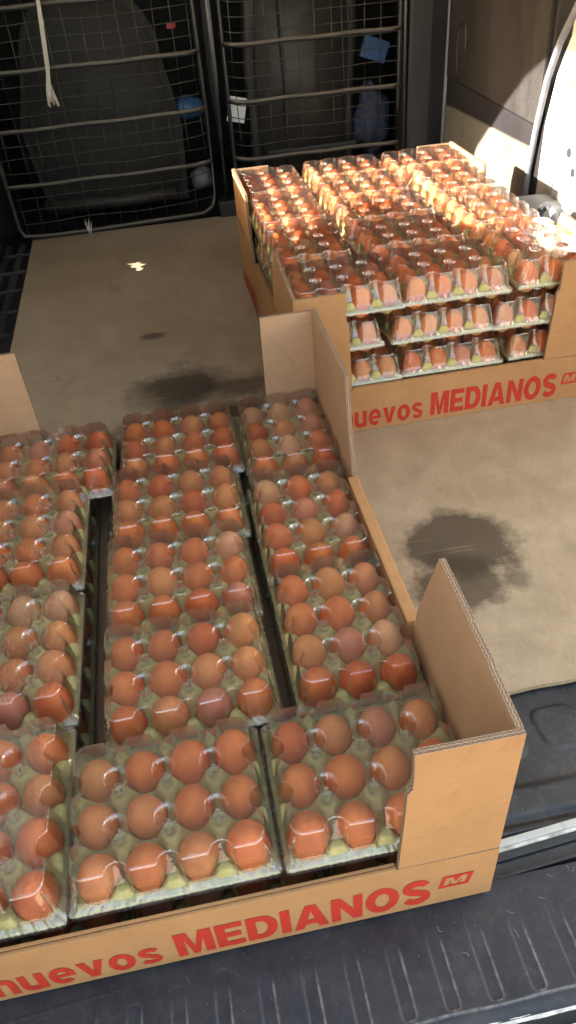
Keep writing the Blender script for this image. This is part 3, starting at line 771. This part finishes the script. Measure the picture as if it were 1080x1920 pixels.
def egg_mesh(mat):
    n, mrows = 22, 14; vs = [(0, 0, -.0275)]; fs = []
    for j in range(1, mrows):
        th = math.pi*j/mrows; z = -math.cos(th)
        rad = .0226*math.sin(th)*(1-.11*z)
        for i in range(n): a = 2*math.pi*i/n; vs.append((rad*math.cos(a), rad*math.sin(a), z*(.0275 if z < 0 else .0305)))
    vs.append((0, 0, .0305))
    for i in range(n): fs.append((0, 1+(i+1) % n, 1+i)); fs.append((len(vs)-1, 1+(mrows-2)*n+i, 1+(mrows-2)*n+(i+1) % n))
    for j in range(mrows-2):
        for i in range(n):
            a = 1+j*n; fs.append((a+i, a+(i+1) % n, a+n+(i+1) % n, a+n+i))
    me = D.meshes.new('egg'); me.from_pydata(vs, [], fs); me.update(); me.materials.append(mat)
    me.polygons.foreach_set('use_smooth', [True]*len(me.polygons)); return me
EGG = egg_mesh(M['egg'])
EV = np.array([v.co[:] for v in EGG.vertices]); EF = [tuple(p.vertices) for p in EGG.polygons]
stuff_v = []; stuff_f = []; stuff_m = []; SHK = list(SH)
ORD = ['leftmost', 'second from left', 'third from left', 'rightmost']
egg_list = []   # (dist, matrix, shade, label)
CAMP = Vector(co.location)
ern = random.Random(11)
def carton(cx, cy_, z, orient, rz, label, short, shades=None, eggs=True, group='egg cartons in the near box', origin=(0, 0, 0), orz=0.0, only=None):
    """orient 'w': four eggs across x; 'd': four eggs deep"""
    tilt = Matrix.Rotation(ern.uniform(-.012, .012), 4, 'X') @ Matrix.Rotation(ern.uniform(-.012, .012), 4, 'Y')
    base = Matrix.Translation(Vector(origin)) @ Matrix.Rotation(orz, 4, 'Z') @ Matrix.Translation((cx, cy_, z)) @ Matrix.Rotation(rz + (math.pi/2 if orient == 'd' else 0), 4, 'Z') @ tilt
    sx, sy = (PXS, PYS) if orient == 'w' else (PYS, PXS)
    root = empty('egg_carton'); root.matrix_world = base @ Matrix.Diagonal((sx, sy, 1, 1)); tag(root, label, 'egg carton', group)
    t = D.objects.new('tray', TRAY); link(t, root); l = D.objects.new('lid', ern.choice(LIDS)); link(l, root)
    if not eggs: return
    ncol, nrow = (4, 3) if orient == 'w' else (3, 4)
    for jr in range(nrow):          # jr 0 = front row
        for ic in range(ncol):
            if orient == 'w': lx, ly = (ic-1.5)*P, (jr-1)*P
            else: lx, ly = (jr-1.5)*P, -(ic-1)*P      # local x -> world +y, local y -> world -x
            sh = shades[nrow-1-jr][ic] if shades else ern.choices('plork', (1, 3, 4, 3, 1.2))[0]
            if sh not in SH: sh = 'o'
            s = ern.uniform(.93, 1.035)
            jx, jy = ern.uniform(-.0010, .0010), ern.uniform(-.0010, .0010)
            mt = base @ Matrix.Translation((lx*sx+jx, ly*sy+jy, .0325)) @ Matrix.Rotation(ern.uniform(-.13, .13), 4, 'X') @ Matrix.Rotation(ern.uniform(-.13, .13), 4, 'Y') @ Matrix.Rotation(ern.uniform(0, 6.28), 4, 'Z') @ Matrix.Diagonal((s, s, s*ern.uniform(.94, 1.05), 1))
            colw = (['left', 'middle', 'right'] if ncol == 3 else ['far-left', 'centre-left', 'centre-right', 'far-right'])[ic]
            roww = (['front', 'middle', 'back'] if nrow == 3 else ['front', 'second', 'third', 'back'])[jr]
            lb = f"{SH[sh][0]} egg, {roww} row, {colw}, {short.replace('carton, ', 'carton ').replace('in the ', '')}"
            if only is not None and not only(ic, jr): continue
            egg_list.append(((mt.translation-CAMP).length, mt, sh, lb, z))
# ---- near box
G1 = 'egg cartons in the near box'
top1 = [
 (-.3193, .104, 'w', 0.003, 'front carton, middle column, near box', 'clear carton of brown eggs at the front of the near box, middle column', ['looo', 'lloo', 'lolo']),
 (-.287, .2755, 'w', .0126, 'second carton, middle column, near box', 'clear carton of twelve eggs, second from the front in the near box middle column', ['oorl', 'ooll', 'rlko']),
 (-.285, .443, 'w', .004, 'third carton, middle column, near box', 'clear carton of twelve eggs, third of five in the near box middle column', ['ooop', 'oloo', 'oork']),
 (-.277, .608, 'w', -.004, 'fourth carton, middle column, near box', 'clear carton of twelve eggs, fourth from the front in the near box middle column', ['orll', 'llrl', 'oooo']),
 (-.2625, .774, 'w', -.0166, 'back carton, middle column, near box', 'clear carton of twelve eggs at the back of the near box middle column', ['orlo', 'rlor', 'loor']),
 (-.1085, .102, 'w', .0, 'front carton, right column, near box', 'clear carton of eggs in the near box corner behind the tall front right flap', ['rlkl', 'oolo', 'oooo']),
 (-.0862, .303, 'd', .0, 'second carton, right column, near box', 'clear carton set lengthwise, second from the front in the near box right column', ['oll', 'ool', 'lkp', 'orr']),
 (-.0870, .5205, 'd', -.003, 'third carton, right column, near box', 'clear carton set lengthwise, third from the front in the near box right column', ['pol', 'rkr', 'olp', 'roo']),
 (-.0790, .7445, 'd', -.004, 'back carton, right column, near box', 'clear carton with pale eggs at the back of the near box right column', ['ppk', 'rlk', 'lpo', 'olr']),
 (-.480, .768, 'w', -.012, 'back carton, left column, near box', 'clear carton of twelve eggs at the back of the near box left column', ['okrr', 'lolk', 'klor']),
 (-.499, .583, 'd', -.012, 'third carton, left column, near box', 'clear carton set lengthwise, second from the back in the near box left column', ['lol', 'llk', 'rol', 'roo']),
 (-.500, .352, 'd', -.006, 'second carton, left column, near box', 'clear carton set lengthwise, second from the front in the near box left column', ['lpp', 'oll', 'rll', 'lkr']),
 (-.503, .126, 'd', -.004, 'front carton, left column, near box', 'clear carton of darker eggs at the front left of the near box', ['roo', 'ool', 'oor', 'rrr']),
]
for cx, cy_, ori, rz, sh_, lab, shd in top1:
    carton(cx, cy_, .073, ori, rz, lab, 'in ' + sh_, shd, True, G1)
low = [(-.482, .104, 'w', 'front left'), (-.275, .104, 'w', 'front middle'), (-.087, .128, 'd', 'front right'),
       (-.50, .318, 'd', 'second row left'), (-.50, .538, 'd', 'third row left'), (-.50, .757, 'd', 'back left'),
       (-.300, .271, 'w', 'second row middle'), (-.300, .438, 'w', 'third row middle'), (-.300, .605, 'w', 'fourth row middle'), (-.290, .772, 'w', 'back middle'),
       (-.087, .352, 'd', 'second row right'), (-.090, .57, 'd', 'third row right'), (-.110, .77, 'w', 'back right')]
for cx, cy_, ori, where in low:
    carton(cx, cy_, 0.0, ori, 0.0, f'clear egg carton in the bottom layer of the near box, {where}', f'in bottom-layer carton, {where}, near box', None, True, 'egg cartons in the bottom layer of the near box')
# ---- far box (origin = its front-left-bottom corner)
X2, Y2, RZ2 = .5652, .8933, .0025
O2 = (X2-.5944, Y2, 0)
G2 = 'egg cartons in the far box'
def wobble(k): return .006*math.sin(k*2.3)
layB = [(.106, .095, 'w', 'front left'), (.0865, .292, 'd', 'second row left'), (.0865, .510, 'd', 'third row left'), (.0865, .728, 'd', 'back left'),
        (.308, .098, 'w', 'front middle'), (.292, .265, 'w', 'second row middle'), (.290, .432, 'w', 'third row middle'), (.285, .600, 'w', 'fourth row middle'), (.278, .765, 'w', 'back middle'),
        (.502, .128, 'd', 'front right'), (.502, .348, 'd', 'second row right'), (.502, .567, 'd', 'third row right'), (.490, .760, 'w', 'back right')]
def mirror(lay):
    sw = {'left': 'right', 'right': 'left'}
    return [(.594-x, y, o, ' '.join(sw.get(w_, w_) for w_ in s_.split())) for x, y, o, s_ in lay]
layA = mirror(layB)
for li, (lay, z, lname) in enumerate(((layA, .073, 'second layer up'), (layB, .146, 'third layer up'), (layA, .219, 'top layer'))):
    pass
LAY = [(layB, .0732, 'second layer'), (layA, .1464, 'third layer'), (layB, .2196, 'top layer')]
for lay, z, lname in LAY:
    for k, (cx, cy_, ori, where) in enumerate(lay):
        per = cy_ < .16 or cx < .12
        if lname != 'top layer' and not per and not (lname == 'third layer' and cx > .15 and (.2 < cy_)): continue
        if lname == 'third layer' and not per: continue
        carton(cx+(.002*math.sin(k*5)), cy_, z, ori, wobble(k+z*50)*(.8 if lname == 'top layer' else .3),
               f'clear egg carton in the {lname} of the far box, {where}', f'in {lname} carton, {where}, far box', None, True,
               G2, O2, RZ2, None)
# individuals: the 300 that show largest
def visible_rank(e):
    d, mt, sh, lb, z = e
    p = mt.translation
    hidden = 0
    if 'bottom-layer' in lb: hidden = .9 if p.y < .06 else 3
    elif 'second layer' in lb or 'third layer' in lb: hidden = 0 if p.y < Y2+.045 else 3
    return d+hidden
egg_list.sort(key=visible_rank)
for e in egg_list[:298]:
    d, mt, sh, lb, z = e
    o = D.objects.new('egg', EGG); COL.objects.link(o); o.matrix_world = mt
    c = SH[sh][1]; v = ern.uniform(.9, 1.08); o.color = (min(1, c[0]*v), min(1, c[1]*v*ern.uniform(.95, 1.06)), min(1, c[2]*v*ern.uniform(.93, 1.08)), 1)
    tag(o, lb, 'egg', 'brown eggs in clear cartons')
vs = []; fs = []; ms = []
for e in egg_list[298:]:
    d, mt, sh, lb, z = e
    A = np.array(mt); q = EV @ A[:3, :3].T + A[:3, 3]; b0 = len(vs); vs += q.tolist()
    for f in EF: fs.append(tuple(b0+i for i in f)); ms.append(SHK.index(sh))
me = D.meshes.new('more_eggs'); me.from_pydata(vs, [], fs); me.update()
for k in SHK: me.materials.append(M['egg_'+k])
me.polygons.foreach_set('material_index', ms); me.polygons.foreach_set('use_smooth', [True]*len(ms))
o = D.objects.new('more_eggs', me); COL.objects.link(o); kind(o, 'stuff'); o['label'] = 'further brown eggs in the cartons behind and below'; 

# ------------------------------------------------------------------ cardboard boxes
TH = .0062
def panel(name, outline, origin, ux, uz, nrm, parent, th=TH, warp=0.0):
    """outline in (u, z); thickness grows along nrm (inwards). Outer face kraft, inner face kraft_in, edges fluted"""
    # densify
    pts = []
    for a, b in zip(outline, outline[1:]+outline[:1]):
        L = math.hypot(b[0]-a[0], b[1]-a[1]); n = max(1, int(L/.02))
        for k in range(n): pts.append((a[0]+(b[0]-a[0])*k/n, a[1]+(b[1]-a[1])*k/n))
    ux, uz, nrm, org = map(Vector, (ux, uz, nrm, origin))
    bm = bmesh.new(); uvl = bm.loops.layers.uv.new('UVMap')
    def P3(p, off):
        w_ = warp*(p[1]/.3)**2
        return org+ux*p[0]+uz*p[1]+nrm*(off+w_)
    A = [bm.verts.new(P3(p, 0)) for p in pts]; B = [bm.verts.new(P3(p, th)) for p in pts]
    f1 = bm.faces.new(A); f1.material_index = 0; f2 = bm.faces.new(B[::-1]); f2.material_index = 1
    k = len(pts); s = 0
    for i in range(k):
        j = (i+1) % k; L = math.hypot(pts[j][0]-pts[i][0], pts[j][1]-pts[i][1])
        f = bm.faces.new((A[i], B[i], B[j], A[j])); f.material_index = 2
        for lp, uv in zip(f.loops, ((s, 0), (s, 1), (s+L, 1), (s+L, 0))): lp[uvl].uv = uv
        s += L
    bmesh.ops.recalc_face_normals(bm, faces=bm.faces)
    return obj(name, bm, parent, [M['kraft'], M['kraft_in'], M['flute']])
def strip(pts, wd, closed=False):
    """a pen stroke of the given widths along pts, as quads"""
    out = []; n = len(pts)
    for i, p in enumerate(pts):
        a = pts[(i-1) % n] if closed else pts[max(i-1, 0)]; b = pts[(i+1) % n] if closed else pts[min(i+1, n-1)]
        dx, dy = b[0]-a[0], b[1]-a[1]; l = math.hypot(dx, dy) or 1; nx_, ny_ = -dy/l, dx/l
        wv = wd(i/(n-1 if not closed else n)) if callable(wd) else wd
        out.append(((p[0]+nx_*wv/2, p[1]+ny_*wv/2), (p[0]-nx_*wv/2, p[1]-ny_*wv/2)))
    q = []
    for i in range(n if closed else n-1):
        j = (i+1) % n; q.append([out[i][0], out[i][1], out[j][1], out[j][0]])
    return q
def earc(cx, cy_, rx, ry, a0, a1, n=14): return [(cx+rx*math.cos(R(a0+(a1-a0)*k/n)), cy_+ry*math.sin(R(a0+(a1-a0)*k/n))) for k in range(n+1)]
def glyph(ch):
    """(advance, polygons) in a unit-high cell"""
    if ch == 'M': return 1.0, [[(0, 0), (.25, 0), (.25, .70), (.42, 0), (.42, 0), (.58, 0), (.75, .70), (.75, 0), (1, 0), (1, 1), (.66, 1), (.5, .36), (.34, 1), (0, 1)]]
    if ch == 'E': return .74, [[(0, 0), (.74, 0), (.74, .21), (.26, .21), (.26, .40), (.67, .40), (.67, .60), (.26, .60), (.26, .79), (.73, .79), (.73, 1), (0, 1)]]
    if ch == 'D':
        o_ = earc(.42, .5, .42, .5, -90, 90, 18); i_ = earc(.38, .5, .19, .29, -90, 90, 18)
        st = [[(0, 0), (.26, 0), (.26, 1), (0, 1)]]
        o2 = [(.26, 0)]+o_+[(.26, 1)]; i2 = [(.26, .21)]+i_+[(.26, .79)]
        return .84, st+[[o2[k], o2[k+1], i2[k+1], i2[k]] for k in range(len(o2)-1)]
    if ch == 'I': return .26, [[(0, 0), (.26, 0), (.26, 1), (0, 1)]]
    if ch == 'A': return .96, [[(0, 0), (.27, 0), (.325, .17), (.635, .17), (.69, 0), (.96, 0), (.63, 1), (.33, 1), (.265, .80), (.40, .37), (.48, .72), (.56, .37), (.39, .37), (.255, .77)]] if False else [
        [(0, 0), (.27, 0), (.48, .74), (.48, 1), (.33, 1)], [(.96, 0), (.63, 1), (.48, 1), (.48, .74), (.69, 0)], [(.3184, .17), (.6416, .17), (.585, .37), (.375, .37)]]
    if ch == 'N': return .86, [[(0, 0), (.25, 0), (.25, .60), (.60, 0), (.86, 0), (.86, 1), (.61, 1), (.61, .42), (.26, 1), (0, 1)]]
    if ch == 'O':
        o_ = earc(.47, .5, .47, .52, 0, 360, 36)[:-1]; i_ = earc(.47, .5, .20, .29, 0, 360, 36)[:-1]
        return .94, [[o_[k], o_[(k+1) % 36], i_[(k+1) % 36], i_[k]] for k in range(36)]
    if ch == 'S':
        p = earc(.41, .71, .275, .195, 18, 262, 16) + earc(.42, .285, .275, .19, 82, -162, 16)
        return .84, strip(p, lambda t_: .225+.03*math.sin(math.pi*t_))
    if ch == 'o':
        o_ = earc(.34, .36, .34, .375, 0, 360, 28)[:-1]; i_ = earc(.34, .36, .125, .19, 0, 360, 28)[:-1]
        return .68, [[o_[k], o_[(k+1) % 28], i_[(k+1) % 28], i_[k]] for k in range(28)]
    if ch == 'v': return .68, [[(.0, .72), (.235, 0), (.445, 0), (.68, .72), (.455, .72), (.34, .25), (.225, .72)]]
    if ch == 'u':
        p = [(.105, .72)]+earc(.29, .235, .185, .16, 180, 300, 10)+[(.42, .14)]
        return .64, strip(p, .205)+[[(.42, 0), (.64, 0), (.64, .72), (.42, .72)]]
    if ch == 'h':
        p = [(.535, 0)]+earc(.35, .475, .185, .165, 0, 120, 10)+[(.22, .57)]
        return .64, strip(p, .205)+[[(0, 0), (.22, 0), (.22, 1), (0, 1)]]
    if ch == 'e':
        p = earc(.34, .36, .235, .285, -48, -352, 26)
        return .68, strip(p, .19)+[[(.20, .29), (.67, .29), (.67, .415), (.20, .415)]]
    if ch == 's':
        p = earc(.30, .515, .20, .125, 20, 258, 12) + earc(.30, .205, .205, .125, 78, -160, 12)
        return .60, strip(p, .165)
def fit_text(name, s, x0, x1, z0, z1, parent, y=-.0006, slant=0.0, side=False, gap=.085):
    polys = []; x = 0
    for ch in s:
        a, ps = glyph(ch); polys += [[(px+x, pz) for px, pz in p] for p in ps]; x += a+gap
    tw = x-gap; bm = bmesh.new()
    for q, p in enumerate(polys):
        yy = y - .00003*(q % 2)
        pts = []
        for px, pz in p:
            u = x0+(x1-x0)*px/tw + slant*(pz)*(x1-x0)/tw; zz = z0+(z1-z0)*pz
            pts.append((u, yy, zz) if not side else (yy, x0+x1-u, zz))
        vs = []
        for c in pts:
            if not vs or (vs[-1].co-Vector(c)).length > 1e-6: vs.append(bm.verts.new(c))
        bm.faces.new(vs)
    bm.normal_update(); bmesh.ops.triangulate(bm, faces=[f for f in bm.faces if len(f.verts) > 4])
    return obj(name, bm, parent, M['ink'])
def build_box(origin, rz, label, name='cardboard_box'):
    W_, DD = .5944, .8497; S = .0954; PT = .291
    root = tag(empty(name, origin, rz), label, 'cardboard box', 'cardboard egg boxes in the van')
    # local origin: front-right-bottom corner, box extends to -x and +y.
    X = (1, 0, 0); Y = (0, 1, 0); Z = (0, 0, 1)
    j = .0012
    g = .0025   # post panels stand just inside the tray wall
    # tray walls
    panel('front_panel', [(-W_, 0), (0, 0), (0, S), (-.103, S+.001), (-.30, S+.0015), (-.49, S), (-W_, S)], (0, 0, 0), X, Z, Y, root)
    panel('back_panel', [(-W_, 0), (0, 0), (0, S), (-W_, S)], (0, DD, 0), X, Z, (0, -1, 0), root)
    side = [(TH+.0005, 0), (DD-TH-.0005, 0), (DD-TH-.0005, S)]
    hi = .146
    side += [(DD-TH-.0005, PT+.004), (.604, PT+.006), (.598, .25), (.585, .20), (.575, .172), (.57, hi), (.41, hi-.002), (.255, hi), (.2575, .160), (.247, .196), (.244, .200), (.201, .3065), (.12, .304), (.118, .300), (.07, .300), (.066, .297), (TH+.0005, PT+.001)]
    panel('side_panel', side, (0, 0, 0), Y, Z, (-1, 0, 0), root)
    panel('side_panel', side, (-W_, 0, 0), Y, Z, (1, 0, 0), root)
    for ya, yb in ((-.0006, .0030), (.0038, .0074)):
        bm = bmesh.new(); box(bm, -.489, -.1065, ya, yb, S-.006, S+.0030, .0012)
        for v in bm.verts: v.co.z += .0006*math.sin(v.co.x*40+ya*900)
        obj('folded_rim', bm, root, M['kraft'])
    for xx in (-.0155, -W_-.0008):
        bm = bmesh.new(); box(bm, xx, xx+.0163, .262, .562, .006, .1478, .0035); obj('folded_rim', bm, root, M['kraft'])
    # corner posts: front and back faces
    pf = [(-.105, S+.0015), (-.001, S+.0015), (0, PT), (-.0965, PT+.001), (-.0955, PT-.030), (-.0960, PT-.052), (-.1005, PT-.058), (-.1015, PT-.10)]
    panel('corner_flap', [(u*.99, z) for u, z in pf], (0, .0004, 0), X, Z, Y, root)
    panel('corner_flap', [(-W_-u*.99, z) for u, z in pf], (0, .0004, 0), X, Z, Y, root)
    pb = [(-.097, S+.0015), (0, S+.0015), (0, PT), (-.095, PT)]
    panel('corner_flap', pb, (0, DD, 0), X, Z, (0, -1, 0), root)
    panel('corner_flap', [(-W_-u, z) for u, z in pb], (0, DD, 0), X, Z, (0, -1, 0), root)
    bm = bmesh.new(); box(bm, -W_+TH, -TH, TH, DD-TH, .001, .005); obj('bottom_panel', bm, root, [M['kraft_in']])
    # print
    o = fit_text('print', 'MEDIANOS', -.332, -.067, .0105, .0626, root)
    o = fit_text('print', 'huevos', -.515, -.3475, .0095, .0600, root)
    # M logo: a solid red field with the letter left open, as three bands round a plain M
    x0, x1, z0, z1 = -.0600, -.0275, .0340, .0590
    lg = bmesh.new(); sh = .004
    def poly(pts): lg.faces.new([lg.verts.new((x0+(x1-x0)*u+v*sh, -.0006, z0+(z1-z0)*v)) for u, v in pts])
    e = .13; f = .16
    poly([(0, 0), (1, 0), (1, f), (0, f)]); poly([(0, 1-f), (1, 1-f), (1, 1), (0, 1)]); poly([(0, f), (e, f), (e, 1-f), (0, 1-f)]); poly([(1-e, f), (1, f), (1, 1-f), (1-e, 1-f)])
    a, b = e, 1-e; w_ = .19
    poly([(a+w_, f), (.5-.10, f), (a+w_, .62)]); poly([(b-w_, f), (b-w_, .62), (.5+.10, f)]); poly([(a+w_+.03, 1-f), (.5, .42), (b-w_-.03, 1-f)])
    obj('logo', lg, root, M['ink'])
    o = fit_text('print', 'MEDIANOS', .40, .665, .0105, .0626, root, -W_-.0006, 0, True)
    o = fit_text('print', 'huevos', .68, .80, .0095, .0600, root, -W_-.0006, 0, True)
    return root
build_box((0, 0, .0008), 0, 'open cardboard box of egg cartons nearest the camera, two layers inside')
build_box((X2, Y2, .0008), RZ2, 'open cardboard box stacked high with egg cartons beside the right wheel arch')


for o in []:
    if 'label' in o and len(o['label'].replace(',', '').split()) > 16: print('LONG', o['label'])
